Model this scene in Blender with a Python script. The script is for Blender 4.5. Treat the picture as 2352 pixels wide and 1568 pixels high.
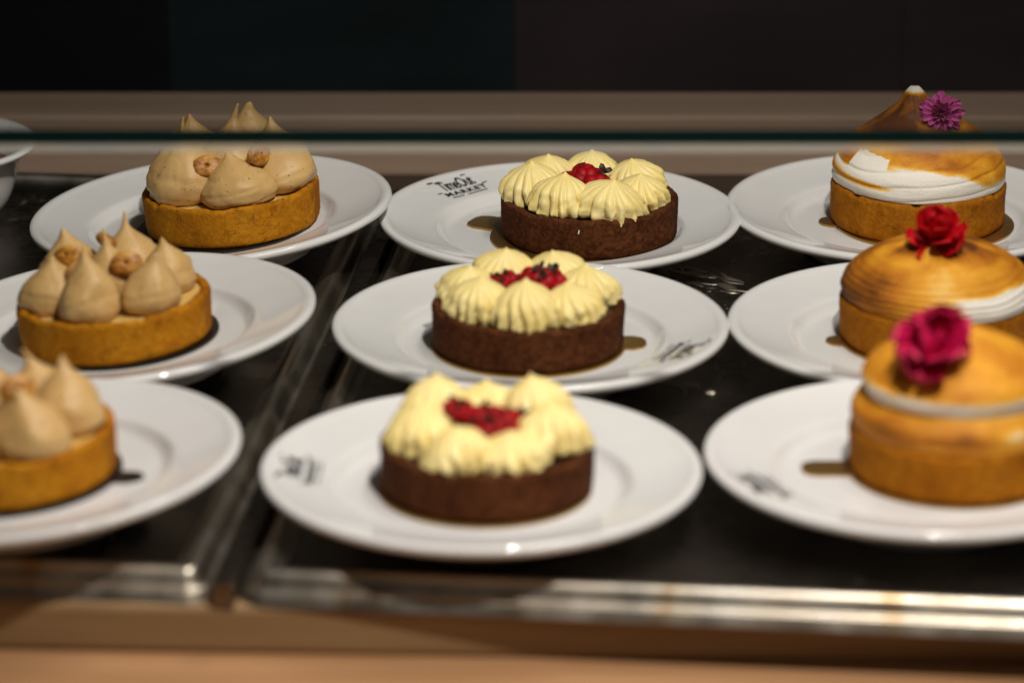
import bpy, bmesh, math, random
import numpy as np
from mathutils import Vector, Matrix, Euler, noise

PI = math.pi
scene = bpy.context.scene
for o in list(bpy.data.objects):
    bpy.data.objects.remove(o)
COL = scene.collection

# ------------------------------------------------------------------ camera, world, lamps, exposure
cd = bpy.data.cameras.new('camera'); cam = bpy.data.objects.new('camera', cd); COL.objects.link(cam)
cam.location = (0, 0, 0.5905)
cam.rotation_euler = (math.radians(90 - 19.4), 0, 0)
cd.sensor_width = 36; cd.lens = 36 * 8270 / 2352
cd.clip_start = 0.05; cd.clip_end = 50
cd.dof.use_dof = True; cd.dof.focus_distance = 1.865; cd.dof.aperture_fstop = 4.9; cd.dof.aperture_blades = 0
scene.camera = cam

w = bpy.data.worlds.new('World'); scene.world = w; w.use_nodes = True
w.node_tree.nodes['Background'].inputs[0].default_value = (1.0, 0.86, 0.72, 1)
w.node_tree.nodes['Background'].inputs[1].default_value = 0.012

def lamp(name, kind, loc, target, power, col, **kw):
    l = bpy.data.lights.new(name, kind); l.energy = power; l.color = col
    for k, v in kw.items(): setattr(l, k, v)
    o = bpy.data.objects.new(name, l); COL.objects.link(o); o.location = loc
    o.rotation_euler = (Vector(target) - Vector(loc)).to_track_quat('-Z', 'Y').to_euler()
    return o
lamp('hall_light', 'AREA', (0.55, -0.35, 1.75), (0.05, 1.5, 0), 3.0, (1.0, 0.88, 0.72), shape='DISK', size=0.55)
# a small halogen in the canopy over the customer's side, and the soft tube over the case
lamp('canopy_spot', 'SPOT', (0.22, 0.92, 1.10), (0.04, 1.60, 0), 46.0, (1.0, 0.935, 0.85),
     shadow_soft_size=0.022, spot_size=math.radians(54), spot_blend=1.0)
lamp('case_tube', 'AREA', (0.25, 1.52, 0.95), (0.05, 1.56, 0), 4.0, (1.0, 0.95, 0.88),
     shape='RECTANGLE', size=0.60, size_y=0.10)

scene.view_settings.view_transform = 'Standard'
scene.view_settings.look = 'None'
scene.view_settings.exposure = 0.24
scene.view_settings.gamma = 1.0
scene.view_settings.use_curve_mapping = False
scene.render.engine = 'CYCLES'

# ------------------------------------------------------------------ helpers
def link(name, me, m=None, parent=None, loc=(0, 0, 0), rot=(0, 0, 0), scale=(1, 1, 1)):
    o = bpy.data.objects.new(name, me); COL.objects.link(o)
    if m is not None and me is not None and not me.materials: me.materials.append(m)
    o.parent = parent; o.location = loc; o.rotation_euler = rot; o.scale = scale
    return o
def empty(name, loc, rz=0):
    o = link(name, None, loc=loc, rot=(0, 0, rz)); o.empty_display_size = 0.01
    return o
def tag(o, label=None, cat=None, group=None, kind=None):
    if label: o['label'] = label
    if cat: o['category'] = cat
    if group: o['group'] = group
    if kind: o['kind'] = kind
    return o
def mesh(name, vs, fs, smooth=True):
    me = bpy.data.meshes.new(name); me.from_pydata([tuple(v) for v in vs], [], fs)
    me.validate(); me.update()
    if smooth:
        for p in me.polygons: p.use_smooth = True
    return me
def fbm(x, y, z, s=1.0, o=3):
    return noise.fractal(Vector((x * s, y * s, z * s)), 1.0, 2.0, o)
def chaikin(p, n=1):
    for _ in range(n):
        q = [p[0]]
        for a, b in zip(p[:-1], p[1:]):
            q.append((a[0] * .75 + b[0] * .25, a[1] * .75 + b[1] * .25))
            q.append((a[0] * .25 + b[0] * .75, a[1] * .25 + b[1] * .75))
        q.append(p[-1]); p = q
    return p
def lathe(prof, seg=96, fn=None):
    """prof: list of (r,z); fn(r,z,theta,i) -> (x,y,z).  r==0 ends become poles."""
    vs, fs, rows = [], [], []
    for i, (r, z) in enumerate(prof):
        if r <= 1e-9:
            p = fn(0, z, 0, i) if fn else (0, 0, z)
            rows.append([len(vs)]); vs.append(p); continue
        row = []
        for k in range(seg):
            t = 2 * PI * k / seg
            row.append(len(vs))
            vs.append(fn(r, z, t, i) if fn else (r * math.cos(t), r * math.sin(t), z))
        rows.append(row)
    for a, b in zip(rows[:-1], rows[1:]):
        for k in range(seg):
            k2 = (k + 1) % seg
            if len(a) == 1 and len(b) == 1: continue
            if len(a) == 1: fs.append((a[0], b[k2], b[k]))
            elif len(b) == 1: fs.append((a[k], a[k2], b[0]))
            else: fs.append((a[k], a[k2], b[k2], b[k]))
    return vs, fs
def box(name, x0, x1, y0, y1, z0, z1, bevel=0.0, segs=2):
    bm = bmesh.new(); bmesh.ops.create_cube(bm, size=1)
    for v in bm.verts:
        v.co = Vector((x0 + (v.co.x + .5) * (x1 - x0), y0 + (v.co.y + .5) * (y1 - y0), z0 + (v.co.z + .5) * (z1 - z0)))
    if bevel: bmesh.ops.bevel(bm, geom=bm.edges[:], offset=bevel, segments=segs, affect='EDGES', profile=0.5)
    me = bpy.data.meshes.new(name); bm.to_mesh(me); bm.free()
    return me
def interp(tab, x):
    return float(np.interp(x, [a for a, b in tab], [b for a, b in tab]))
def sstep(a, b, x):
    t = min(1, max(0, (x - a) / (b - a))); return t * t * (3 - 2 * t)

# ------------------------------------------------------------------ materials
class NT:
    def __init__(s, name):
        s.m = bpy.data.materials.new(name); s.m.use_nodes = True
        s.t = s.m.node_tree; s.n = s.t.nodes; s.b = s.n['Principled BSDF']
        s.tc = s.n.new('ShaderNodeTexCoord')
    def L(s, a, b): s.t.links.new(a, b)
    def noise(s, scale, detail=4, rough=.55, dist=0., vec=None):
        x = s.n.new('ShaderNodeTexNoise'); x.inputs['Scale'].default_value = scale
        x.inputs['Detail'].default_value = detail; x.inputs['Roughness'].default_value = rough
        x.inputs['Distortion'].default_value = dist
        s.L(vec if vec else s.tc.outputs['Object'], x.inputs['Vector']); return x.outputs['Fac']
    def vor(s, scale, vec=None):
        x = s.n.new('ShaderNodeTexVoronoi'); x.inputs['Scale'].default_value = scale
        s.L(vec if vec else s.tc.outputs['Object'], x.inputs['Vector']); return x.outputs['Distance']
    def mapped(s, scale=(1, 1, 1), rot=(0, 0, 0)):
        x = s.n.new('ShaderNodeMapping'); x.inputs['Scale'].default_value = scale; x.inputs['Rotation'].default_value = rot
        s.L(s.tc.outputs['Object'], x.inputs['Vector']); return x.outputs['Vector']
    def ramp(s, fac, stops):
        x = s.n.new('ShaderNodeValToRGB'); e = x.color_ramp.elements
        while len(e) < len(stops): e.new(.5)
        for i, (p, c) in enumerate(stops):
            e[i].position = p; e[i].color = (c[0], c[1], c[2], 1) if isinstance(c, tuple) else (c, c, c, 1)
        s.L(fac, x.inputs[0]); return x.outputs[0]
    def mix(s, fac, a, b, mode='MIX'):
        x = s.n.new('ShaderNodeMix'); x.data_type = 'RGBA'; x.blend_type = mode
        for sock, v in ((x.inputs[0], fac), (x.inputs[6], a), (x.inputs[7], b)):
            if hasattr(v, 'is_linked'): s.L(v, sock)
            elif isinstance(v, tuple): sock.default_value = (*v, 1)
            else: sock.default_value = v
        return x.outputs[2]
    def math(s, op, a, b=None):
        x = s.n.new('ShaderNodeMath'); x.operation = op
        for sock, v in zip(x.inputs, (a, b)):
            if v is None: continue
            if hasattr(v, 'is_linked'): s.L(v, sock)
            else: sock.default_value = v
        return x.outputs[0]
    def bump(s, h, dist, strength=1.0, prev=None):
        x = s.n.new('ShaderNodeBump'); x.inputs['Distance'].default_value = dist; x.inputs['Strength'].default_value = strength
        s.L(h, x.inputs['Height'])
        if prev: s.L(prev, x.inputs['Normal'])
        s.L(x.outputs[0], s.b.inputs['Normal']); return x.outputs[0]
    def set(s, **kw):
        names = dict(color='Base Color', rough='Roughness', metal='Metallic', spec='Specular IOR Level', coat='Coat Weight',
                     coat_rough='Coat Roughness', sss='Subsurface Weight', sss_scale='Subsurface Scale', sss_radius='Subsurface Radius',
                     aniso='Anisotropic', sheen='Sheen Weight', trans='Transmission Weight')
        for k, v in kw.items():
            sock = s.b.inputs[names[k]]
            if hasattr(v, 'is_linked'): s.L(v, sock)
            elif k == 'color': sock.default_value = (*v, 1)
            else: sock.default_value = v
        return s

def m_plain(name, col, rough=.5, **kw):
    return NT(name).set(color=col, rough=rough, **kw).m

def m_porcelain():
    n = NT('white_porcelain')
    f = n.noise(30, 3)
    n.set(color=n.ramp(f, [(.3, (.66, .655, .65)), (.7, (.70, .695, .69))]), rough=n.ramp(n.noise(60, 4), [(.35, .03), (.7, .07)]), spec=.6)
    return n.m
def m_crust(name, dark, mid, light, speck, rough=.75, k=1.0, pits=.8):
    n = NT(name)
    a = n.noise(55, 5, .6); b = n.noise(420, 3, .65); c = n.vor(520)
    col = n.ramp(a, [(.28, dark), (.5, mid), (.72, light)])
    col = n.mix(n.ramp(b, [(.40, .75 * k), (.62, 0.)]), col, speck)
    col = n.mix(n.ramp(n.noise(1, 3, .6, .8, n.mapped((34, 34, 20))), [(.60, 0.), (.70, .75)]), col, speck)
    bb = n.noise(190, 5, .7, .4)
    col = n.mix(n.ramp(bb, [(.30, pits), (.38, 0.)]), col, speck)
    n.set(color=col, rough=rough, spec=.06)
    p = n.bump(n.noise(700, 4, .7), .0007, .8); n.bump(n.ramp(bb, [(.28, 0.), (.42, 1.)]), .0009, .7, p)
    return n.m
def m_cream(name, c0, c1, speck=None, rough=.42, sss=.25):
    n = NT(name)
    col = n.ramp(n.noise(70, 4), [(.3, c0), (.7, c1)])
    if speck:
        col = n.mix(n.ramp(n.noise(560, 2, .5), [(.67, 0.), (.72, .8)]), col, speck)
    n.set(color=col, rough=rough, sss=sss, sss_scale=.004, sss_radius=(1., .7, .4), spec=.4)
    p = n.bump(n.noise(1100, 3, .6), .00016, .7); n.bump(n.noise(260, 3), .0006, .5, p)
    return n.m
def m_meringue():
    n = NT('toasted_meringue')
    at = n.n.new('ShaderNodeAttribute'); at.attribute_name = 'toast'
    jitter = n.math('MULTIPLY', n.math('SUBTRACT', n.noise(1, 4, .6, 0, n.mapped((800, 800, 140))), .5), .16)
    f = n.math('ADD', n.math('MULTIPLY', at.outputs['Fac'], 1.06), jitter)
    f = n.math('ADD', f, n.math('MULTIPLY', n.math('SUBTRACT', n.noise(75, 5, .65), .5), .26))
    col = n.ramp(f, [(.10, (.80, .755, .68)), (.22, (.80, .50, .13)), (.36, (.70, .32, .022)), (.60, (.46, .155, .008)), (.88, (.11, .030, .005))])
    n.set(color=col, rough=.6, sss=.10, sss_scale=.003, sss_radius=(1., .6, .3), spec=.25)
    p = n.bump(n.noise(650, 4, .7), .0004, .9); n.bump(n.noise(1, 3, .6, 0, n.mapped((150, 150, 300))), .0004, .4, p)
    return n.m
def m_steel_tray():
    n = NT('scratched_dark_steel')
    sm = n.noise(9, 5, .6, .6)
    scr = n.noise(1, 5, .75, 0, n.mapped((45, 2600, 300)))
    scr2 = n.noise(1, 4, .7, 1.2, n.mapped((500, 130, 300), (0, 0, .5)))
    rough = n.math('ADD', n.ramp(sm, [(.3, .17), (.7, .36)]), n.math('MULTIPLY', n.ramp(scr, [(.55, 0.), (.75, 1.)]), .14))
    n.set(color=n.ramp(n.noise(22, 4), [(.35, (.13, .113, .096)), (.65, (.22, .19, .16))]), metal=1.0, rough=rough)
    p = n.bump(n.ramp(scr, [(.52, 0.), (.72, 1.)]), .00006, .8)
    p = n.bump(n.ramp(scr2, [(.60, 0.), (.72, 1.)]), .0002, .7, p)
    p = n.bump(n.noise(14, 2), .0012, .6, p)
    patch = n.ramp(n.noise(13, 2, .5), [(.56, 0.), (.63, 1.)])
    dent = n.noise(1, 4, .6, 2.2, n.mapped((150, 60, 100), (0, 0, -.35)))
    n.bump(n.math('MULTIPLY', patch, n.ramp(dent, [(.50, 0.), (.58, 1.)])), .0011, .9, p)
    return n.m
def m_steel_rim():
    n = NT('stained_steel_lip')
    st = n.noise(1, 3, .6, 0, n.mapped((32, 10, 10)))
    n.set(color=n.ramp(st, [(.40, (.50, .465, .41)), (.58, (.45, .39, .31)), (.70, (.34, .20, .07))]), metal=1.0,
          rough=n.ramp(n.noise(40, 4), [(.3, .28), (.7, .44)]))
    n.bump(n.noise(25, 2), .0005, .4)
    return n.m
def m_wood(name, c0, c1, c2, rough, along='x'):
    n = NT(name)
    v = n.mapped((3, 45, 45) if along == 'x' else (45, 3, 45))
    g = n.noise(1, 6, .65, 1.0, v)
    col = n.ramp(g, [(.30, c0), (.52, c1), (.72, c2)])
    fine = n.noise(1, 4, .7, 0, n.mapped((14, 700, 700)))
    col = n.mix(n.ramp(fine, [(.42, .35), (.58, 0.)]), col, c0)
    n.set(color=col, rough=rough, spec=.4)
    n.bump(fine, .0003, .5)
    return n.m
def m_glass():
    n = NT('shelf_glass'); n.n.remove(n.b)
    out = n.n['Material Output']
    tr = n.n.new('ShaderNodeBsdfTransparent'); tr.inputs[0].default_value = (.95, .955, .95, 1)
    gl = n.n.new('ShaderNodeBsdfGlossy'); gl.inputs['Roughness'].default_value = .03
    gl.inputs['Color'].default_value = (1, 1, 1, 1)
    lw = n.n.new('ShaderNodeLayerWeight'); lw.inputs[0].default_value = .5
    fr = n.math('ADD', n.math('MULTIPLY', n.math('POWER', lw.outputs['Facing'], 5.0), .96), .04)
    mx = n.n.new('ShaderNodeMixShader')
    n.L(fr, mx.inputs[0]); n.L(tr.outputs[0], mx.inputs[1]); n.L(gl.outputs[0], mx.inputs[2])
    n.L(mx.outputs[0], out.inputs[0])
    return n.m
def m_edge_haze():  # reflection haze under the glass edge, painted as translucent teal, cream and yellow
    n = NT('painted_edge_haze'); n.n.remove(n.b)
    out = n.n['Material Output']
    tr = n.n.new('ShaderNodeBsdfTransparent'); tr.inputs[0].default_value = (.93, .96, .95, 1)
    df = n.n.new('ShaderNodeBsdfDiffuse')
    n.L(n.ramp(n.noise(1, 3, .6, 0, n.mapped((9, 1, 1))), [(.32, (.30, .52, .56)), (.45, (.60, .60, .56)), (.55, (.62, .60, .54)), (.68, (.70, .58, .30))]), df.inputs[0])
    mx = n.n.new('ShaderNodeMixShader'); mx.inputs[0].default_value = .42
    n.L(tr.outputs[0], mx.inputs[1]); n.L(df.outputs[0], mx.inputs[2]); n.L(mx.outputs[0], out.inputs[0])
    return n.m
def m_gold():
    n = NT('gold_card')
    n.set(color=n.ramp(n.noise(120, 3), [(.3, (.40, .225, .055)), (.7, (.50, .30, .08))]), metal=.9, rough=.36)
    n.bump(n.noise(400, 2), .0002, .5)
    return n.m
def m_petal(name, c0, c1, rough=.5):
    n = NT(name)
    n.set(color=n.ramp(n.noise(1, 3, .6, 0, n.mapped((900, 90, 90))), [(.35, c0), (.65, c1)]), rough=rough, spec=.2)
    n.bump(n.noise(1, 3, .6, 0, n.mapped((1500, 120, 120))), .0003, .6)
    return n.m
def m_nut():
    n = NT('roasted_hazelnut')
    n.set(color=n.ramp(n.noise(160, 4, .6), [(.34, (.20, .065, .006)), (.5, (.44, .185, .022)), (.66, (.60, .32, .065))]), rough=.45)
    n.bump(n.noise(420, 4), .0006, .7)
    return n.m
def m_berry():
    n = NT('raspberry_flesh')
    n.set(color=n.ramp(n.noise(220, 3), [(.3, (.15, .001, .003)), (.7, (.40, .003, .007))]), rough=.5, sss=.04, sss_scale=.002, spec=.2)
    n.bump(n.noise(1200, 3), .0002, .6)
    return n.m
def m_wall(name, c0, c1):
    n = NT(name)
    n.set(color=n.ramp(n.noise(1, 4, .6, .5, n.mapped((3.5, 3.5, 14))), [(.35, c0), (.68, c1)]), rough=.6, spec=.06)  # broad noise paints soft reflections into the panel colour
    return n.m

M = dict(
    porcelain=m_porcelain(),
    choc=m_crust('chocolate_crust', (.075, .022, .007), (.108, .034, .011), (.145, .050, .018), (.034, .010, .004), .85),
    nutcrust=m_crust('golden_crust', (.34, .118, .005), (.47, .185, .008), (.58, .26, .016), (.24, .070, .004), k=.55, pits=.8),
    lemoncrust=m_crust('amber_crust', (.28, .088, .004), (.40, .138, .006), (.49, .19, .011), (.19, .050, .003), k=.6, pits=.6),
    buttercream=m_cream('vanilla_buttercream', (.84, .66, .23), (.90, .76, .36), sss=.10),
    praline=m_cream('hazelnut_cream', (.54, .335, .125), (.62, .41, .17), (.18, .075, .025), .45),
    custard=m_cream('yellow_filling', (.66, .42, .12), (.72, .48, .16)),
    ganache=m_plain('dark_ganache', (.030, .010, .006), .35),
    lemoncurd=m_plain('lemon_glaze', (.50, .22, .03), .12, coat=.5),
    meringue=m_meringue(),
    steel=m_steel_tray(), rim=m_steel_rim(),
    counter=m_wood('orange_wood', (.34, .175, .078), (.41, .22, .104), (.47, .265, .132), .55),
    deck=m_wood('brown_wood', (.21, .125, .056), (.28, .175, .083), (.34, .22, .112), .5),
    ledge=m_wood('taupe_wood', (.27, .185, .13), (.34, .24, .175), (.39, .285, .21), .55),
    glass=m_glass(), edge_haze=m_edge_haze(),
    glass_edge=m_plain('green_glass_edge', (.001, .011, .010), .5, spec=.1),
    gold=m_gold(), blackcard=m_plain('black_card', (.010, .008, .007), .35),
    ink=m_plain('black_print', (.012, .012, .014), .3),
    purple=m_petal('mauve_petal', (.42, .050, .22), (.60, .12, .36)),
    purple_in=m_petal('inner_mauve_petal', (.32, .03, .15), (.48, .08, .26)),
    red=m_petal('scarlet_petal', (.30, .001, .004), (.55, .002, .008)),
    magenta=m_petal('magenta_petal', (.32, .002, .035), (.56, .006, .075)),
    stamen=m_plain('dark_stamen', (.03, .006, .006), .7),
    nut=m_nut(), berry=m_berry(),
    nib=m_plain('cocoa_nib', (.022, .010, .007), .5),
    coconut=m_plain('white_shred', (.75, .70, .62), .5),
    compote=m_plain('red_compote', (.10, .008, .008), .2),
    wall_a=m_wall('near_black_laminate', (.0018, .0026, .0030), (.0036, .0050, .0058)),
    wall_b=m_wall('blue_reflection_laminate', (.0022, .0038, .0046), (.0085, .0150, .0170)),  # blue tint stands in for faint teal reflections on this panel
    wall_c=m_wall('brown_black_laminate', (.0095, .0072, .0076), (.0240, .0185, .0190)),
    channel=m_wood('dark_stained_wood', (.020, .012, .007), (.032, .020, .012), (.045, .028, .017), .5),
    seam=m_plain('seam_strip', (.012, .008, .008), .5),
)

# ------------------------------------------------------------------ setting
def struct(name, me, m, label, cat, **kw):
    return tag(link(name, me, m, **kw), label, cat, kind='structure')
counter = struct('counter', box('counter', -1.2, 1.2, .75, 2.6, -.072, -.030, .003), M['counter'],
                 'orange brown wooden counter top along the front edge', 'counter', rot=(0, 0, math.radians(0)))
deck = struct('raised_deck', box('raised_deck', -.9, .9, 0, .57, -.0300, -.0086, .0025), M['deck'],
              'brown wooden deck board carrying the trays', 'deck', loc=(0, 1.3665, 0), rot=(0, 0, math.radians(-2.0)))
channel = struct('rear_channel', box('rear_channel', -.95, .95, 1.972, 2.0235, -.0299, -.0180, .001), M['channel'],
                 'dark brown channel floor between the trays and the ledge', 'channel')
ledge = struct('back_ledge', box('back_ledge', -.95, .95, 2.026, 2.0795, -.0298, .0165, .0025), M['ledge'],
               'taupe wooden ledge running behind the trays', 'ledge')
strip = tag(link('foot_strip', box('foot_strip', -.95, .95, 2.0235, 2.0262, -.0298, .0060, .0006), M['ledge'], ledge))
wall = empty('back_wall', (0, 2.0800, -.03)); tag(wall, 'dark panelled back wall of the display case', 'wall', kind='structure')
for x0, x1, mk in ((-.95, -.2045, 'wall_a'), (-.2043, .0016, 'wall_b'), (.0018, .2320, 'wall_c'), (.2323, .95, 'wall_c')):
    link('panel', box('panel', x0, x1, 0, .012, 0, .42, .0001, 1), M[mk], wall)
link('backing', box('backing', -.95, .95, .0105, .016, 0, .42), M['seam'], wall)

# glass shelf, resting against the back wall, its polished front edge over the first row of plates
shelf = empty('glass_shelf', (0, 1.479, .1580)); tag(shelf, 'clear glass shelf with dark green polished front edge above the cakes', 'shelf')
link('pane', box('pane', -.90, .90, .0012, .600, 0, .0075), M['glass'], shelf)
link('polished_edge', box('polished_edge', -.90, .90, 0, .0012, .0012, .0072), M['glass_edge'], shelf)
link('haze_strip', box('haze_strip', -.90, .90, .0002, .0010, -.0024, .0011), M['edge_haze'], shelf)  # added strip below the pane, its pale colour imitates blurred reflections

# ------------------------------------------------------------------ trays
def rrect(w, d, ins, r, n=8):
    r = max(.003, r - ins); pts = []
    for cx, cy, a0 in ((w - ins - r, ins + r, -90), (w - ins - r, d - ins - r, 0), (ins + r, d - ins - r, 90), (ins + r, ins + r, 180)):
        for k in range(n + 1):
            a = math.radians(a0 + 90 * k / n); pts.append((cx + r * math.cos(a), cy + r * math.sin(a)))
    return pts
def tray(w, d, loc, rz, label, mirror=False):
    root = empty('display_tray', loc, rz); tag(root, label, 'tray', 'steel trays on the deck')
    prof = chaikin([(-.0030, -.0085), (-.0010, -.0044), (-.0004, -.0034), (.0014, -.0032), (.0020, -.0026), (.0042, .0020), (.0058, .0040), (.0080, .0043), (.0105, .0034), (.0122, .0012), (.0150, .0001)], 2)
    vs, fs = [], []
    n = None
    for ins, z in prof:
        p = rrect(w, d, ins, .010); n = len(p)
        vs += [(x - (w if mirror else 0), y, z) for x, y in p]
    for i in range(len(prof) - 1):
        for k in range(n):
            k2 = (k + 1) % n
            fs.append((i * n + k, i * n + k2, (i + 1) * n + k2, (i + 1) * n + k))
    link('lip', mesh('tray_lip', vs, fs), M['rim'], root)
    p = rrect(w, d, .0150, .010)
    vs = [(x - (w if mirror else 0), y, .0001) for x, y in p]
    link('tray_floor', mesh('tray_floor', vs, [tuple(range(len(vs)))], False), M['steel'], root)
    return root
YAW = math.radians(-6.0)
right_tray = tray(.62, .566, (-.1125, 1.3745, 0), YAW, 'dark scratched steel tray under the chocolate and meringue tarts')
tray(.40, .566, (-.1270, 1.3750, 0), YAW, 'dark steel tray under the hazelnut tarts at the left', True)
rndt = random.Random(8)
DENTS = [(.0877, 1.795, 2), (.094, 1.782, 4), (.1049, 1.775, 5), (.1156, 1.764, 3), (.100, 1.768, 2), (.077, 1.623, 1), (.088, 1.611, 2), (.071, 1.608, 1)]
def dent(x, y, ang, L, r):
    n = 12; vs, fs = [], []; c0 = rndt.uniform(-.5, .5)
    for i in range(n):
        t = i / (n - 1); px = L * (t - .5); py = c0 * L * (t - .5) ** 2 * 2 + .0004 * math.sin(t * 9 + x * 900); w = r * math.sin(PI * min(.97, max(.03, t))) ** .6
        for j in range(5):
            a = PI * j / 4; vs.append((px, py + 1.6 * w * math.cos(a), .7 * w * math.sin(a)))
    for i in range(n - 1):
        for j in range(4): fs.append((i * 5 + j, i * 5 + j + 1, (i + 1) * 5 + j + 1, (i + 1) * 5 + j))
    o = link('dent_ridge', mesh('dent_ridge', vs, fs), M['rim'], right_tray)
    inv = (Matrix.Translation((-.1125, 1.3745, 0)) @ Matrix.Rotation(YAW, 4, 'Z')).inverted()
    p = inv @ Vector((x, y, .00012)); o.location = p; o.rotation_euler = (0, 0, ang - YAW)
for x, y, n in DENTS:
    for _ in range(n):
        dent(x + rndt.uniform(-.009, .009), y + rndt.uniform(-.012, .012), rndt.uniform(-1.1, -.2), rndt.uniform(.006, .020), rndt.uniform(.0006, .0015))
bar = link('divider_bar', box('divider_bar', -.0048, .0048, .003, .56, -.0086, .0028, .0008), M['steel'], loc=(-.1200, 1.3670, 0), rot=(0, 0, YAW))
tag(bar, 'thin dark metal bar in the gap between the two trays', 'bar')

# ------------------------------------------------------------------ plates
PR = [(.0470, .0040), (.0490, .0002), (.0540, .0002), (.0560, .0045), (.0640, .0085), (.0895, .0188), (.0938, .0202),
      (.0956, .0220), (.0953, .0240), (.0934, .0250), (.0908, .0246), (.0885, .0234), (.0760, .0202), (.0670, .0186), (.0650, .0178), (.0630, .0152), (.0605, .0131),
      (.0570, .0126), (.0300, .0125)]
PLATE_PROFILE = [(0, .0040)] + chaikin(PR, 2) + [(0, .0125)]
_top = PLATE_PROFILE[max(range(len(PLATE_PROFILE)), key=lambda i: PLATE_PROFILE[i][1]):]
PLATE_TOP = sorted(_top)
plate_me = mesh('plate', *lathe(PLATE_PROFILE, 144))
def logo_mesh():
    parts = []
    def text(body, size, sx, shear, off, x, y, spacing=1.0):
        c = bpy.data.curves.new('t', 'FONT'); c.body = body; c.size = size; c.shear = shear; c.offset = off
        c.align_x = 'CENTER'; c.space_character = spacing; c.resolution_u = 3
        o = bpy.data.objects.new('t', c); COL.objects.link(o)
        dg = bpy.context.evaluated_depsgraph_get(); me = o.evaluated_get(dg).to_mesh()
        vs = [(v.co.x * sx + x, v.co.y + y) for v in me.vertices]; fs = [tuple(p.vertices) for p in me.polygons]
        o.evaluated_get(dg).to_mesh_clear(); bpy.data.objects.remove(o); bpy.data.curves.remove(c)
        parts.append((vs, fs))
    text('TimeOut', .0135, .50, .12, .00022, 0, .0002, .92)
    text('MARKET', .0052, 1.25, 0, .00022, .0, -.0056, 1.25)
    def bar(x0, x1, y0, y1): parts.append(([(x0, y0), (x1, y0), (x1, y1), (x0, y1)], [(0, 1, 2, 3)]))
    bar(-.0125, -.0045, -.0082, -.0074); bar(-.0015, .0125, -.0082, -.0074)
    bar(-.0178, -.0145, -.0016, -.0008); bar(.0145, .0178, -.0016, -.0008)
    bar(-.0160, -.0118, .0092, .0104); bar(.0085, .0120, .0098, .0106)
    vs, fs = [], []
    rm = .0775
    for pv, pf in parts:
        b = len(vs)
        for u, v in pv:
            x, y = u, rm + v                   # letters stand with their feet towards the well (phi = 90 deg)
            r = math.hypot(x, y)
            vs.append((x, y, interp(PLATE_TOP, r) + .00025))
        fs += [tuple(b + i for i in f) for f in pf]
    return mesh('printed_logo', vs, fs, False)
logo_me = logo_mesh()
TILT = math.radians(4.5)                      # the plates of the left column lean, their right side propped up
def leaned(o, px, py):
    """roll o about the left foot of the plate standing at px, py"""
    piv = Vector((px - .052, py, .0))
    m = Matrix.Translation(piv) @ Matrix.Rotation(-TILT, 4, 'Y') @ Matrix.Translation(-piv)
    bpy.context.view_layer.update()
    o.matrix_world = m @ (Matrix.Translation(o.location) @ o.rotation_euler.to_matrix().to_4x4())
    return o
def plate(x, y, logo_deg, label):
    o = link('dessert_plate', plate_me, M['porcelain'], loc=(x, y, .0001)); tag(o, label, 'plate', 'white plates on the trays')
    if logo_deg is not None:
        link('printed_logo', logo_me, M['ink'], o, rot=(0, 0, math.radians(logo_deg - 90)))
    return o
PLATES = [
    ('R3L', -.1576, 1.8215, 252, 'white rim plate under the back hazelnut tart'),
    ('R3M', .0252, 1.8115, 133, 'white plate with black print under the sharpest chocolate tart'),
    ('R3R', .2091, 1.8265, None, 'white rim plate under the meringue tart with the purple flower'),
    ('R2L', -.1885, 1.6460, 178, 'white rim plate under the middle hazelnut tart'),
    ('R2M', .0088, 1.6366, 334, 'white plate under the middle chocolate tart, print at its right'),
    ('R2R', .1993, 1.6370, None, 'white rim plate under the meringue tart with the red flower'),
    ('R1L', -.2111, 1.4601, None, 'blurred white plate under the nearest hazelnut tart'),
    ('R1M', -.0133, 1.4475, 178, 'blurred white plate under the nearest chocolate tart'),
    ('R1R', .1790, 1.4628, 203, 'blurred white plate under the meringue tart with the magenta flower'),
]
LEAN_DX, LEAN_DY = .0012, -.0115
for k, x, y, a, lab in PLATES:
    if k[2] == 'L': leaned(plate(x + LEAN_DX, y + LEAN_DY, a, lab), x + LEAN_DX, y + LEAN_DY)
    else: plate(x, y, a, lab)
LEFT = {k: (x, y) for k, x, y, a, lab in PLATES if k[2] == 'L'}
def lean_on(o, k):
    o.location.y += LEAN_DY; o.location.x += LEAN_DX + .0016
    return leaned(o, LEFT[k][0] + LEAN_DX, LEFT[k][1] + LEAN_DY)

# ------------------------------------------------------------------ boards under the tarts
BZ = .0127
def board(x, y, r, tab_deg, mat, label, tab_len=.019, tab_w=.0105):
    """round card with a pull tab that ends in a rounded tip"""
    pts = []
    a = math.asin(tab_w / r); n = 72
    for k in range(n + 1):
        t = a + (2 * PI - 2 * a) * k / n; pts.append((r * math.cos(t), r * math.sin(t)))
    tw = tab_w
    c = .006
    for px, py in ((r + tab_len - c, -tw), (r + tab_len - c * .3, -tw + c * .35), (r + tab_len, -tw + c), (r + tab_len, tw - c), (r + tab_len - c * .3, tw - c * .35), (r + tab_len - c, tw)):
        pts.append((px, py))
    n = len(pts); h = .0011
    vs = [(px, py, 0) for px, py in pts] + [(px, py, h) for px, py in pts]
    fs = [tuple(range(n))[::-1], tuple(range(n, 2 * n))] + [(k, (k + 1) % n, n + (k + 1) % n, n + k) for k in range(n)]
    o = link('cake_board', mesh('cake_board', vs, fs, False), M[mat], loc=(x, y, BZ), rot=(0, 0, math.radians(tab_deg)))
    tag(o, label, 'cake board', 'cake boards under the tarts'); return o

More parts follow.
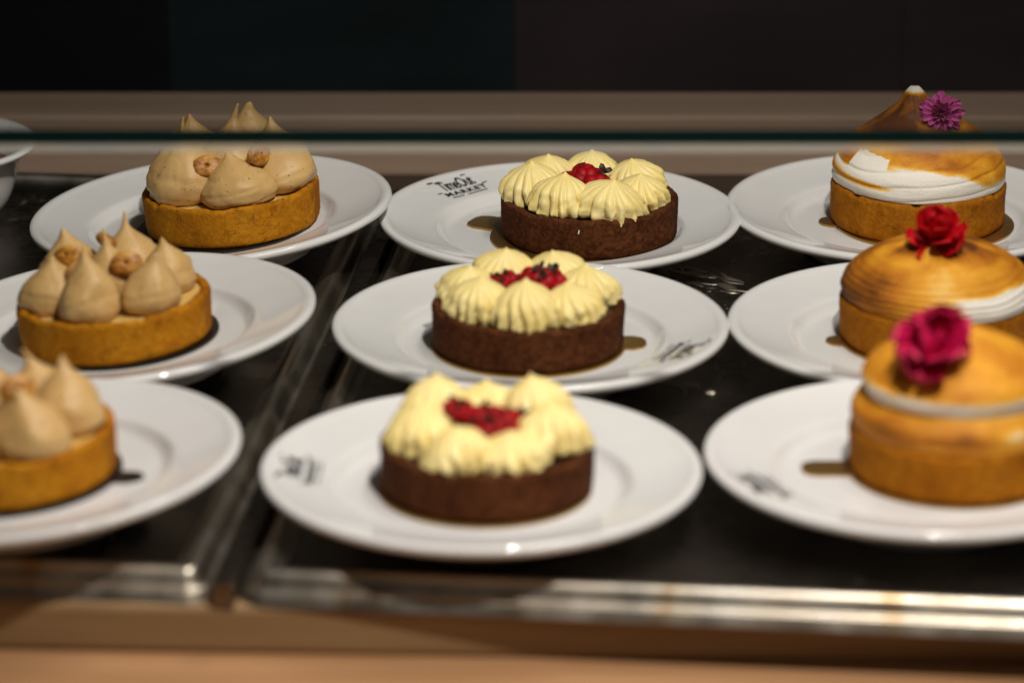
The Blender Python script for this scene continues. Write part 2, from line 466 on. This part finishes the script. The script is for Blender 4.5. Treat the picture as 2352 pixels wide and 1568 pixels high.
# ------------------------------------------------------------------ tart crusts
TZ = BZ + .0012
def crust_mesh(seed, R=.0460, H=.0215, wob=.0005, wall=.0042, floor=.0165, flare=.0006):
    rnd = random.Random(seed); ph = rnd.uniform(0, 100)
    p = [(R - .0022, 0), (R - .0006, .0010), (R, .0030)]
    p += [(R + flare * i / 6, .003 + (H - .0055) * i / 6) for i in range(1, 7)]
    p += [(R + flare - .0003, H - .0010), (R + flare - .0014, H - .0001), (R - wall * .55, H), (R - wall + .0002, H - .0009), (R - wall, H - .0030), (R - wall - .0004, floor - .001)]
    p = [(0, 0)] + chaikin(p, 1)
    def fn(r, z, t, i):
        x, y = math.cos(t), math.sin(t)
        dn = fbm(x * 2.2 + ph, y * 2.2, z * 60, 1, 3) * wob * (1 if r > .02 else 0)
        g = fbm(x * 30 + ph, y * 30, z * 650, 1, 2) * .00022 * (1 if r > .02 else 0)
        dz = fbm(x * 1.7 + ph + 9, y * 1.7, 0, 1, 3) * .0011 * sstep(H * .55, H, z)
        dz += fbm(x * 9 + ph, y * 9, 3, 1, 2) * .0007 * sstep(H * .8, H, z)
        dz -= .0014 * sstep(.30, .55, fbm(x * 6 + ph, y * 6, 8, 1, 2)) * sstep(H * .8, H, z)
        rr = r + dn + g
        return (rr * x, rr * y, z + dz)
    return mesh('crust', *lathe(p, 200, fn))
def filling_mesh(seed, r, z, bump=.0006):
    ph = seed * 3.7
    p = [(r, z)] + [(r * (1 - i / 8), z + .0004) for i in range(1, 8)] + [(0, z + .0004)]
    return mesh('filling', *lathe(p, 64, lambda r_, z_, t, i: (r_ * math.cos(t), r_ * math.sin(t), z_ + bump * fbm(r_ * math.cos(t) * 90 + ph, r_ * math.sin(t) * 90, 0))))

# ------------------------------------------------------------------ piped cream shapes
def rosette_mesh(seed, R=.0160, H=.0180, n=15):
    rnd = random.Random(seed); ph = rnd.uniform(0, 50); tw = rnd.uniform(.12, .30); tipx, tipy = rnd.uniform(-.0012, .0012), rnd.uniform(-.0012, .0012)
    prof = chaikin([(.90, 0), (1.02, .07), (1.05, .22), (1.0, .42), (.87, .60), (.66, .76), (.40, .89), (.18, .97), (.06, 1.04), (.02, 1.08)], 2)
    prof = [(0, .0)] + prof + [(0, 1.09)]
    def fn(r, z, t, i):
        if r == 0: return (tipx * (z > .5), tipy * (z > .5), z * H)
        a = interp([(0, .27), (.2, .26), (.5, .20), (.8, .13), (1, .05)], z)
        rid = abs(math.sin((n * t) / 2 + tw * 8 * z + 1.3 * fbm(math.cos(t) * 1.2 + ph, math.sin(t) * 1.2, z, 1, 2)))
        k = 1 - a * (1 - rid ** .7)
        k *= 1 + .13 * fbm(math.cos(t) * 1.1 + ph, math.sin(t) * 1.1, z * 2, 1, 2)
        k *= 1 + .06 * fbm(math.cos(t) * 6 + ph, math.sin(t) * 6, z * 7, 1, 2) * (1 - z)
        lobe = .13 * (fbm(math.cos(t) * 5 + ph, math.sin(t) * 5, 0, 1, 2)) * max(0, 1 - z * 3)
        rr = r * R * (k + lobe)
        s = z ** 2
        return (rr * math.cos(t) + tipx * s, rr * math.sin(t) + tipy * s, z * H + .0009 * fbm(math.cos(t) * 4 + ph, math.sin(t) * 4, 7) * max(0, 1 - z * 3))
    return mesh('rosette', *lathe(prof, 156, fn))
def drop_mesh(seed, R=.0152, H=.0310):
    rnd = random.Random(seed); ph = rnd.uniform(0, 50); ba = rnd.uniform(0, 2 * PI); bend = rnd.uniform(.0015, .0065); tip = rnd.uniform(.9, 1.12)
    prof = chaikin([(.80, 0), (.97, .05), (1.05, .17), (1.03, .32), (.92, .47), (.73, .60), (.50, .71), (.30, .80), (.17, .88), (.085, .96), (.035, 1.03 * tip)], 2)
    prof = [(0, 0)] + prof + [(0, 1.045 * tip)]
    def fn(r, z, t, i):
        s = max(0, z - .35) ** 2 * 2
        bx, by = bend * s * math.cos(ba), bend * s * math.sin(ba)
        if r == 0: return (bx, by, z * H)
        k = 1 + .15 * fbm(math.cos(t) * .9 + ph, math.sin(t) * .9, z * 1.8, 1, 2) - .035 * max(0, math.sin(z * 22 + 2 * math.sin(t + ph) + ph)) ** 6 * (z < .75) + .022 * fbm(math.cos(t) * 5 + ph, math.sin(t) * 5, z * 9, 1, 2)
        rr = r * R * k
        return (rr * math.cos(t) + bx, rr * math.sin(t) + by, z * H)
    return mesh('cream_drop', *lathe(prof, 72, fn))
ROS = [rosette_mesh(10 + i) for i in range(7)]
DROPS = [drop_mesh(40 + i) for i in range(7)]

def nut_mesh(seed):
    rnd = random.Random(seed); ph = rnd.uniform(0, 50)
    prof = chaikin([(.55, -.62), (.85, -.45), (1., -.05), (.99, .18), (.92, .36), (.74, .50), (.46, .57), (.26, .57), (.14, .50), (.08, .25)], 2)
    prof = [(0, -.72)] + prof + [(0, .2)]
    def fn(r, z, t, i):
        if r == 0: return (0, 0, z * .0062)
        k = (1 + .10 * fbm(math.cos(t) + ph, math.sin(t), z * 2)) * .0062 * r
        return (k * math.cos(t), k * math.sin(t) * .92, z * .0062 + .0003 * fbm(math.cos(t) * 3 + ph, math.sin(t) * 3, z * 3))
    return mesh('hazelnut', *lathe(prof, 40, fn))
NUTS = [nut_mesh(70 + i) for i in range(3)]

def berry_mesh(seed, R=.0095):
    """a torn raspberry: drupelets packed over a squashed ball"""
    rnd = random.Random(seed); bm = bmesh.new()
    N = 26
    for i in range(N):
        zz = 1 - 2 * (i + .5) / N; a = i * 2.39996 + rnd.uniform(-.2, .2); rr = math.sqrt(1 - zz * zz)
        p = Vector((rr * math.cos(a) * 1.15, rr * math.sin(a), zz * .55)) * R * rnd.uniform(.66, .82)
        s = R * rnd.uniform(.34, .48)
        m = Matrix.Translation(p) @ Matrix.Diagonal((s, s, s * rnd.uniform(.8, 1.1), 1))
        bmesh.ops.create_icosphere(bm, subdivisions=2, radius=1, matrix=m)
    bmesh.ops.create_icosphere(bm, subdivisions=2, radius=R * .78, matrix=Matrix.Diagonal((1.1, 1, .6, 1)))
    me = bpy.data.meshes.new('raspberry'); bm.to_mesh(me); bm.free()
    for p in me.polygons: p.use_smooth = True
    return me
BERRY = [berry_mesh(3), berry_mesh(4)]
def nib_mesh(seed):
    rnd = random.Random(seed); bm = bmesh.new(); bmesh.ops.create_icosphere(bm, subdivisions=1, radius=.5)
    for v in bm.verts:
        v.co = Vector((v.co.x * 1.3, v.co.y * .8, v.co.z * .55)) * rnd.uniform(.7, 1.3)
    me = bpy.data.meshes.new('cocoa_nib'); bm.to_mesh(me); bm.free(); return me
NIB = [nib_mesh(i) for i in range(4)]

# ------------------------------------------------------------------ chocolate tarts
def choc_tart(x, y, seed, phase, label, ring=.0285, hscale=1.0, rscale=1.0, berries=(), shreds=(), heights=None):
    rnd = random.Random(seed)
    root = empty('chocolate_tart', (x, y, TZ)); tag(root, label, 'tart', 'chocolate tarts')
    link('crust', crust_mesh(seed, wob=.0006), M['choc'], root)
    link('filling', filling_mesh(seed, .0424, .0190), M['ganache'], root)
    for i in range(7):
        a = math.radians(phase + i * 360 / 7 + rnd.uniform(-3, 3)); rr = ring + rnd.uniform(-.0008, .0008)
        s = rnd.uniform(.95, 1.08) * rscale
        link('cream_rosette', ROS[(i + seed) % 7], M['buttercream'], root, loc=(rr * math.cos(a), rr * math.sin(a), .0194),
             rot=(rnd.uniform(-.16, .16), rnd.uniform(-.16, .16), rnd.uniform(0, 6)), scale=(s * rnd.uniform(.94, 1.1), s, s * (heights[i] if heights else hscale * rnd.uniform(.93, 1.10))))
    for j, (bx, by, bz, s) in enumerate(berries):
        link('raspberry', BERRY[j % 2], M['berry'], root, loc=(bx, by, bz), rot=(rnd.uniform(-.6, .6), rnd.uniform(-.6, .6), rnd.uniform(0, 6)), scale=(s, s, s))
        for _ in range(11 if s > .8 else 4):
            a = rnd.uniform(0, 6.28); qn = rnd.uniform(.35, 1.2); q = .0100 * s * qn
            k = rnd.uniform(.0026, .0048) * max(1, s)
            link('cocoa_nib', NIB[rnd.randrange(4)], M['nib'], root, loc=(bx + q * math.cos(a), by + q * math.sin(a), bz + s * (.0068 * math.sqrt(max(0, 1 - qn * qn)) + rnd.uniform(.0006, .0016))),
                 rot=(rnd.uniform(0, 3), rnd.uniform(0, 3), rnd.uniform(0, 3)), scale=(k, k, k))
    for (a, z) in shreds:
        t = math.radians(a); r = .0468 if z < .020 else .0440
        link('coconut_shred', box('shred', -.0010, .0010, -.0003, .0003, -.0003, .0003), M['coconut'], root,
             loc=(r * math.cos(t), r * math.sin(t), z), rot=(0, rnd.uniform(-1.5, 1.5), t + 1.57))
    return root
choc_tart(.0408, 1.8083, 1, 187, 'chocolate tart with sharp cream rosettes round raspberry, in the back row', berries=((.001, .001, .0272, 1.2), (-.0110, .003, .0265, .75)), shreds=((262, .0155), (300, .0222)))
choc_tart(.0078, 1.6352, 2, 165, 'chocolate tart in the middle row, between the back and the nearest one', heights=(1.02, 1.05, 1.12, .95, .98, 1.0, 1.03),
          berries=((.0070, .001, .0300, 1.1), (-.0070, .002, .0290, .75), (-.0170, .005, .0300, .35)))
choc_tart(-.0108, 1.4508, 3, 192, 'blurred chocolate tart with tall yellow cream nearest the front rim', ring=.0290, heights=(1.05, .95, .78, 1.10, 1.25, .95, 1.30),
          berries=((.0040, -.005, .0275, 1.05), (.0125, .002, .0290, .65), (-.0030, .005, .0285, .8), (-.0125, .006, .0325, .6), (.0000, -.0125, .0262, .5)))
board(.0350, 1.8045, .0465, 153, 'gold', 'gold cake board with tab under the sharp back chocolate tart', .017)
board(.0078, 1.6352, .0470, 2, 'gold', 'gold cake board with tab pointing right under the middle chocolate tart', .0100, .0090)
board(-.0118, 1.4500, .0468, 100, 'gold', 'gold cake board hidden under the nearest chocolate tart', .010)

# ------------------------------------------------------------------ hazelnut tarts
def nut_tart(x, y, seed, phase, label, nuts=(), tall=1.0, n=6, ring=.0270, rs=1.0, center=True, heights=None):
    rnd = random.Random(seed + 50)
    root = empty('hazelnut_tart', (x, y, TZ)); tag(root, label, 'tart', 'hazelnut tarts')
    link('crust', crust_mesh(seed + 20, wob=.0007), M['nutcrust'], root)
    link('filling', filling_mesh(seed, .0424, .0185), M['custard'], root)
    spots = [(ring, math.radians(phase + i * 360 / n)) for i in range(n)] + ([(0.001, 0)] if center else [])
    for i, (rr, a) in enumerate(spots):
        s = rnd.uniform(.90, 1.06) * rs
        h = heights[i] if heights else rnd.uniform(.86, 1.14)
        link('cream_drop', DROPS[(i + seed) % 7], M['praline'], root, loc=(rr * math.cos(a), rr * math.sin(a), .0188),
             rot=(rnd.uniform(-.07, .07), rnd.uniform(-.07, .07), rnd.uniform(0, 6)), scale=(s, s, tall * h))
    for j, (bx, by, bz, rx, rz, s) in enumerate(nuts):
        link('hazelnut', NUTS[j % 3], M['nut'], root, loc=(bx, by, bz), rot=(rx, 0, rz), scale=(s * 1.12, s * .86, s * .8))
    return root
lean_on(nut_tart(-.1482, 1.8236, 1, 212, 'hazelnut tart with piped beige cream in the back row, partly behind the glass edge', tall=1.15, n=5, ring=.0262, rs=1.30, center=True, heights=(1.08, .76, 1.0, 1.14, 1.08, 1.12),
         nuts=((-.0085, -.0235, .0385, 1.0, .2, 1.2), (.0185, -.0200, .0415, 1.2, 1.0, 1.15), (-.0250, -.012, .0445, 1.3, -.4, .8), (.004, .010, .047, .5, 1, .9))), 'R3L')
lean_on(nut_tart(-.1911, 1.6466, 2, 197, 'hazelnut tart with tall pointed beige cream and nuts in the middle row', tall=.98, rs=.97, ring=.0280,
         nuts=((-.0125, -.0120, .0375, 1.0, .7, 1.15), (.0095, -.0110, .0395, 1.15, .1, 1.15), (-.0200, .0040, .0405, 1.0, -.4, 1.0), (-.002, .013, .0440, .7, 2.0, 1.0))), 'R2L')
lean_on(nut_tart(-.2180, 1.4652, 3, 240, 'blurred hazelnut tart cut off by the left side, nearest the front', tall=.92, n=6, ring=.0275, rs=1.10,
         nuts=((.0100, -.0190, .0460, 1.2, .4, 1.2), (-.0060, -.0300, .0400, 1.2, -.2, 1.0))), 'R1L')
lean_on(board(-.1530, 1.8215, .0470, 200, 'blackcard', 'black cake board under the back hazelnut tart', .008), 'R3L')
lean_on(board(-.1895, 1.6466, .0472, 80, 'blackcard', 'black cake board under the middle hazelnut tart', .008), 'R2L')
lean_on(board(-.2170, 1.4640, .0468, -12, 'blackcard', 'black cake board with tab under the nearest hazelnut tart', .012, .006), 'R1L')

# ------------------------------------------------------------------ meringue tarts
def meringue_mesh(seed, prof, turns, groove, toast, lean=(0, 0), H=.05, seg=220, rows=120):
    ph = seed * 7.3
    tab_r = [(s, r) for s, r, z in prof]; tab_z = [(s, z) for s, r, z in prof]
    S = np.linspace(0, 1, rows)
    # smooth the table
    fr = np.interp(S, [a for a, _ in tab_r], [b for _, b in tab_r]); fz = np.interp(S, [a for a, _ in tab_z], [b for _, b in tab_z])
    ker = np.array([1, 2, 3, 4, 3, 2, 1], float); ker /= ker.sum()
    def sm(f):
        g = np.concatenate([2 * f[0] - f[3:0:-1], f, 2 * f[-1] - f[-2:-5:-1]]); return np.convolve(g, ker, 'valid')
    for _ in range(2): fr, fz = sm(fr), sm(fz)
    fr = np.maximum(fr, .0006)
    vs, fs, toastv = [], [], []
    for i in range(rows):
        s = S[i]
        for k in range(seg):
            t = 2 * PI * k / seg; c, sn = math.cos(t), math.sin(t)
            sp = math.sin(2 * PI * (s * turns) - t + 1.1 * fbm(c * 1.1 + ph, sn * 1.1, s * 2, 1, 2))
            amp = groove * interp([(0, .3), (.08, 1), (.75, .8), (.92, .1), (1, 0)], s)
            k2 = amp * (1 - abs(sp)) ** 2.2
            r = fr[i] * (1 - k2) * (1 + .022 * fbm(c * .9 + ph, sn * .9, s * 3, 1, 2)) + .00016 * fbm(c * 3 + ph, sn * 3, s * 22, 1, 2)
            z = fz[i] + .0007 * fbm(c * 1.3 + ph, sn * 1.3, s * 2 + 4, 1, 2) * min(1, s * 8)
            q = sstep(.6, 1, s)
            vs.append((r * c + lean[0] * q, r * sn + lean[1] * q, z))
            toastv.append(max(0., min(1.2, toast(s, math.degrees(t) % 360, z, sp, ph))))
    for i in range(rows - 1):
        for k in range(seg):
            k2 = (k + 1) % seg; fs.append((i * seg + k, i * seg + k2, (i + 1) * seg + k2, (i + 1) * seg + k))
    fs.append(tuple(range(seg))[::-1]); fs.append(tuple((rows - 1) * seg + k for k in range(seg)))
    me = mesh('meringue', vs, fs)
    at = me.attributes.new('toast', 'FLOAT', 'POINT'); at.data.foreach_set('value', toastv)
    return me
def adist(a, b): return abs((a - b + 180) % 360 - 180)
def lemon_tart(x, y, seed, me, label, H=.0215):
    root = empty('meringue_tart', (x, y, TZ)); tag(root, label, 'tart', 'meringue tarts')
    link('crust', crust_mesh(seed + 30, H=H, wob=.0007), M['lemoncrust'], root)
    link('filling', filling_mesh(seed, .0424, H - .0020), M['lemoncurd'], root)
    link('meringue', me, M['meringue'], root, loc=(0, 0, H - .0012))
    return root
# back row: white lower band, toasted cap, tall leaning peak
def toast3(s, a, z, sp, ph):
    n = fbm(math.cos(math.radians(a)) * 2 + ph, math.sin(math.radians(a)) * 2, z * 130, 1, 3)
    edge = .0145 - .004 * math.sin(math.radians(a - 205)) * 0 + .0035 * math.cos(math.radians(a - 255)) - .006 * math.exp(-((adist(a, 318)) / 24.) ** 2) - .010 * math.exp(-((adist(a, 30)) / 60.) ** 2)
    v = sstep(edge - .0030, edge + .0030, z + .0022 * n) * (.50 + .22 * n)
    v += .24 * sstep(.023, .030, z) * sstep(140, 60, adist(a, 195)) + .10 * sstep(.022, .03, z)
    v -= .08 * max(0, sp) * (z > edge)
    # brown streak low at the left, white scraped patch above it
    st = .0098 - .000045 * (a - 200)
    if 165 < a < 262: v = max(v, .50 * math.exp(-((z - st) / (.0021 - .000012 * (a - 180))) ** 2) * sstep(262, 225, a))
    if adist(a, 222) < 17 and .0135 + .0012 * n < z < .0240 + .004 * n: v *= .15
    v *= 1 - .95 * sstep(.0475, .0500, z)
    return v
P3 = [(0, .0415, 0), (.05, .0452, .0008), (.14, .0468, .0045), (.26, .0462, .0105), (.36, .0438, .0150), (.48, .0395, .0200), (.58, .0345, .0258), (.68, .0282, .0302), (.76, .0212, .0345), (.84, .0145, .0388), (.91, .0085, .0430), (.97, .0050, .0490), (1, .0022, .0515)]
lemon_tart(.2159, 1.8328, 1, meringue_mesh(1, P3, 3.0, .018, toast3, lean=(-.0035, .002)), 'meringue tart with white lower band and tall peak in the back row', H=.0225)
# middle row: wide low dome, browned ridges
def toast2(s, a, z, sp, ph):
    n = fbm(math.cos(math.radians(a)) * 2 + ph, math.sin(math.radians(a)) * 2, z * 160, 1, 3)
    big = fbm(math.cos(math.radians(a)) * 1.1 + ph + 5, math.sin(math.radians(a)) * 1.1, z * 45, 1, 2)
    v = .42 + .16 * n + .22 * big + .04 * max(0, -sp) ** 2
    v += .50 * math.exp(-(adist(a, 190) / 48.) ** 2) * sstep(.027, .008, z) + .20 * sstep(.021, .029, z) * (.6 + n)
    v -= .14 * math.exp(-(adist(a, 275) / 30.) ** 2) * sstep(.022, .010, z)
    w = math.exp(-(adist(a, 312) / 42.) ** 4)
    v *= 1 - w * sstep(.0150, .0115, z + .001 * n)
    return v
P2 = [(0, .0415, 0), (.05, .0455, .0008), (.16, .0472, .0050), (.30, .0455, .0105), (.44, .0412, .0155), (.58, .0345, .0205), (.72, .0255, .0248), (.84, .0160, .0280), (.93, .0080, .0302), (1, .0015, .0315)]
lemon_tart(.2049, 1.6450, 2, meringue_mesh(2, P2, 7.0, .017, toast2), 'meringue tart with wide browned dome in the middle row')
# front row: two tiers
def toast1(s, a, z, sp, ph):
    n = fbm(math.cos(math.radians(a)) * 2 + ph, math.sin(math.radians(a)) * 2, z * 120, 1, 3)
    v = .44 + .15 * n
    v += .20 * math.exp(-((z - .008) / .004) ** 2)
    band = math.exp(-((z - .0203) / .0043) ** 4) * (.85 + .3 * n)
    v *= 1 - .92 * band
    v *= 1 - .75 * math.exp(-(adist(a, 298) / 12.) ** 2) * math.exp(-((z - .009) / .004) ** 2)
    return v
P1 = [(0, .0415, 0), (.05, .0448, .0008), (.14, .0462, .0050), (.22, .0456, .0100), (.29, .0425, .0140), (.335, .0385, .0162), (.385, .0412, .0190), (.46, .0420, .0235), (.57, .0388, .0285), (.67, .0325, .0335), (.77, .0240, .0380), (.87, .0145, .0420), (.95, .0070, .0450), (1, .0015, .0465)]
lemon_tart(.1937, 1.4715, 3, meringue_mesh(3, P1, 2.0, .012, toast1), 'blurred two tier meringue tart nearest the front rim')
board(.2195, 1.8290, .0475, 178, 'gold', 'gold cake board under the back meringue tart', .0085, .0080)
board(.2049, 1.6450, .0472, 186, 'gold', 'gold cake board under the middle meringue tart', .0065, .0070)
board(.1937, 1.4715, .0468, 180, 'gold', 'gold cake board with long tab under the nearest meringue tart', .0200, .0085)

# ------------------------------------------------------------------ flowers
def petal_mesh(name, L, W, cup, curl, ruffle, seed, notch=0., nu=10, nv=9, thick=.00025):
    """petal growing along +Y from the origin, face up (+Z)"""
    rnd = random.Random(seed); ph = rnd.uniform(0, 50); vs = []
    for side in (0, 1):
        for i in range(nv):
            t = i / (nv - 1)
            wdt = W * (.22 + .78 * math.sin(min(1, t * 1.12) * PI * .62) ** 1.2) * (1 - .75 * max(0, (t - .82) / .18) ** 2)
            for j in range(nu):
                u = 2 * j / (nu - 1) - 1
                yy = L * (t - notch * t * t * (1 - abs(u)) ** 2 * .4)
                zz = cup * (u * u) * wdt + curl * t * t * L + ruffle * math.sin(u * 7 + ph) * t * t * L
                vs.append((u * wdt * .5, yy, zz - side * thick))
    fs = []; N = nu * nv
    for i in range(nv - 1):
        for j in range(nu - 1):
            a = i * nu + j
            fs.append((a, a + 1, a + nu + 1, a + nu)); fs.append((N + a, N + a + nu, N + a + nu + 1, N + a + 1))
    edge = [j for j in range(nu)] + [i * nu + nu - 1 for i in range(1, nv)] + [(nv - 1) * nu + j for j in range(nu - 2, -1, -1)] + [i * nu for i in range(nv - 2, 0, -1)]
    for a, b in zip(edge, edge[1:] + edge[:1]): fs.append((a, N + a, N + b, b))
    return mesh(name, vs, fs)
def flower(loc, facing, whorls, seed, label, heart, wild=0):
    """whorls: (count, petal meshes, opening angle deg (0 flat, 90 closed), start radius, height, scale, material)"""
    rnd = random.Random(seed)
    root = link('flower', None, loc=loc); root.empty_display_size = .01
    root.rotation_euler = Vector(facing).to_track_quat('Z', 'Y').to_euler()
    tag(root, label, 'flower', 'flowers on the meringue tarts')
    for cnt, mes, op, r0, h0, sc, mk in whorls:
        off = rnd.uniform(0, 6.28)
        for i in range(cnt):
            a = off + 2 * PI * i / cnt + rnd.uniform(-.10, .10) * (1 + 2.5 * wild); s = sc * rnd.uniform(.88 - .16 * wild, 1.10 + .08 * wild)
            e = math.radians(op + rnd.uniform(-9, 9) * (1 + 1.6 * wild))
            m = Matrix.Rotation(a, 4, 'Z') @ Matrix.Translation((0, r0, h0)) @ Matrix.Rotation(e, 4, 'X') @ Matrix.Rotation(rnd.uniform(-.25, .25), 4, 'Y') @ Matrix.Scale(s, 4)
            o = link('petal', mes[rnd.randrange(len(mes))], M[mk], root)
            o.matrix_local = m
    hr, hh = heart
    link('flower_heart', mesh('flower_heart', *lathe([(0, -.006), (hr * .5, -.006), (hr, -.001), (hr * 1.05, hh * .5), (hr * .7, hh), (0, hh * 1.05)], 20,
         lambda r, z, t, i: (r * math.cos(t), r * math.sin(t), z + .0003 * math.sin(t * 7 + i * 2)))), M['stamen'], root)
    return root
NARROW = [petal_mesh('narrow_petal', .0100, .0036, .50, -.05 - .06 * i, .012, i, .35) for i in range(3)]
NARROW_IN = [petal_mesh('inner_petal', .0070, .0026, .70, .15, .02, 5 + i, .2) for i in range(2)]
flower((.2248, 1.8190, .0762), (-.08, -.86, .50), [
    (15, NARROW, 2, .0020, -.0012, 1.02, 'purple'), (14, NARROW, 20, .0018, -.0002, .92, 'purple'), (11, NARROW_IN, 42, .0014, .0004, .95, 'purple_in'), (8, NARROW_IN, 66, .0011, .0006, .62, 'purple_in')],
    11, 'mauve many petalled flower leaning on the tall meringue peak', (.0012, .0010))
BROAD = [petal_mesh('broad_petal', .0130, .0135, .16, .20 - .16 * i, .05, 20 + i, .6, 14, 10) for i in range(3)]
flower((.2020, 1.6370, .0645), (-.10, -.50, .86), [
    (5, BROAD, 14, .0015, .0, 1.15, 'red'), (4, BROAD, 56, .0014, .0012, 1.20, 'red'), (2, BROAD, 80, .0012, .0020, 1.25, 'red')],
    12, 'scarlet flower with broad velvety petals on the browned meringue dome', (.0018, .0015), 1)
RUFF = [petal_mesh('ruffled_petal', .0140, .0140, .22, .25 - .2 * i, .08, 30 + i, .6, 14, 10) for i in range(3)]
flower((.1815, 1.4540, .0715), (-.15, -.62, .77), [
    (6, RUFF, 15, .0020, .0, 1.40, 'magenta'), (6, RUFF, 48, .0015, .0020, 1.40, 'magenta'), (5, RUFF, 72, .0012, .0035, 1.35, 'magenta')],
    13, 'blurred magenta flower on the nearest meringue tart', (.0022, .0020), 1)

# ------------------------------------------------------------------ bowl at the left side
bowl = empty('white_bowl', (-.3185, 1.8892, .0002)); tag(bowl, 'white porcelain bowl with flared rim cut off by the left side', 'bowl')
link('bowl_body', mesh('bowl_body', *lathe([(0, .0025)] + chaikin([(.0300, .0025), (.0310, 0), (.0350, 0), (.0420, .006), (.0465, .018), (.0485, .030), (.0530, .0350), (.0572, .0372), (.0585, .0392), (.0572, .0410), (.0530, .0402), (.0460, .0350), (.0430, .0230), (.0370, .010), (.0250, .0055)], 2) + [(0, .0050)], 96)), M['porcelain'], bowl)
link('compote', mesh('compote', *lathe([(.0438, .0268), (.0250, .0285), (.010, .0282), (0, .0285)], 48, lambda r, z, t, i: (r * math.cos(t), r * math.sin(t), z + (.0008 * math.sin(t * 5 + i * 3) if 0 < r < .039 else 0)))), M['compote'], bowl)
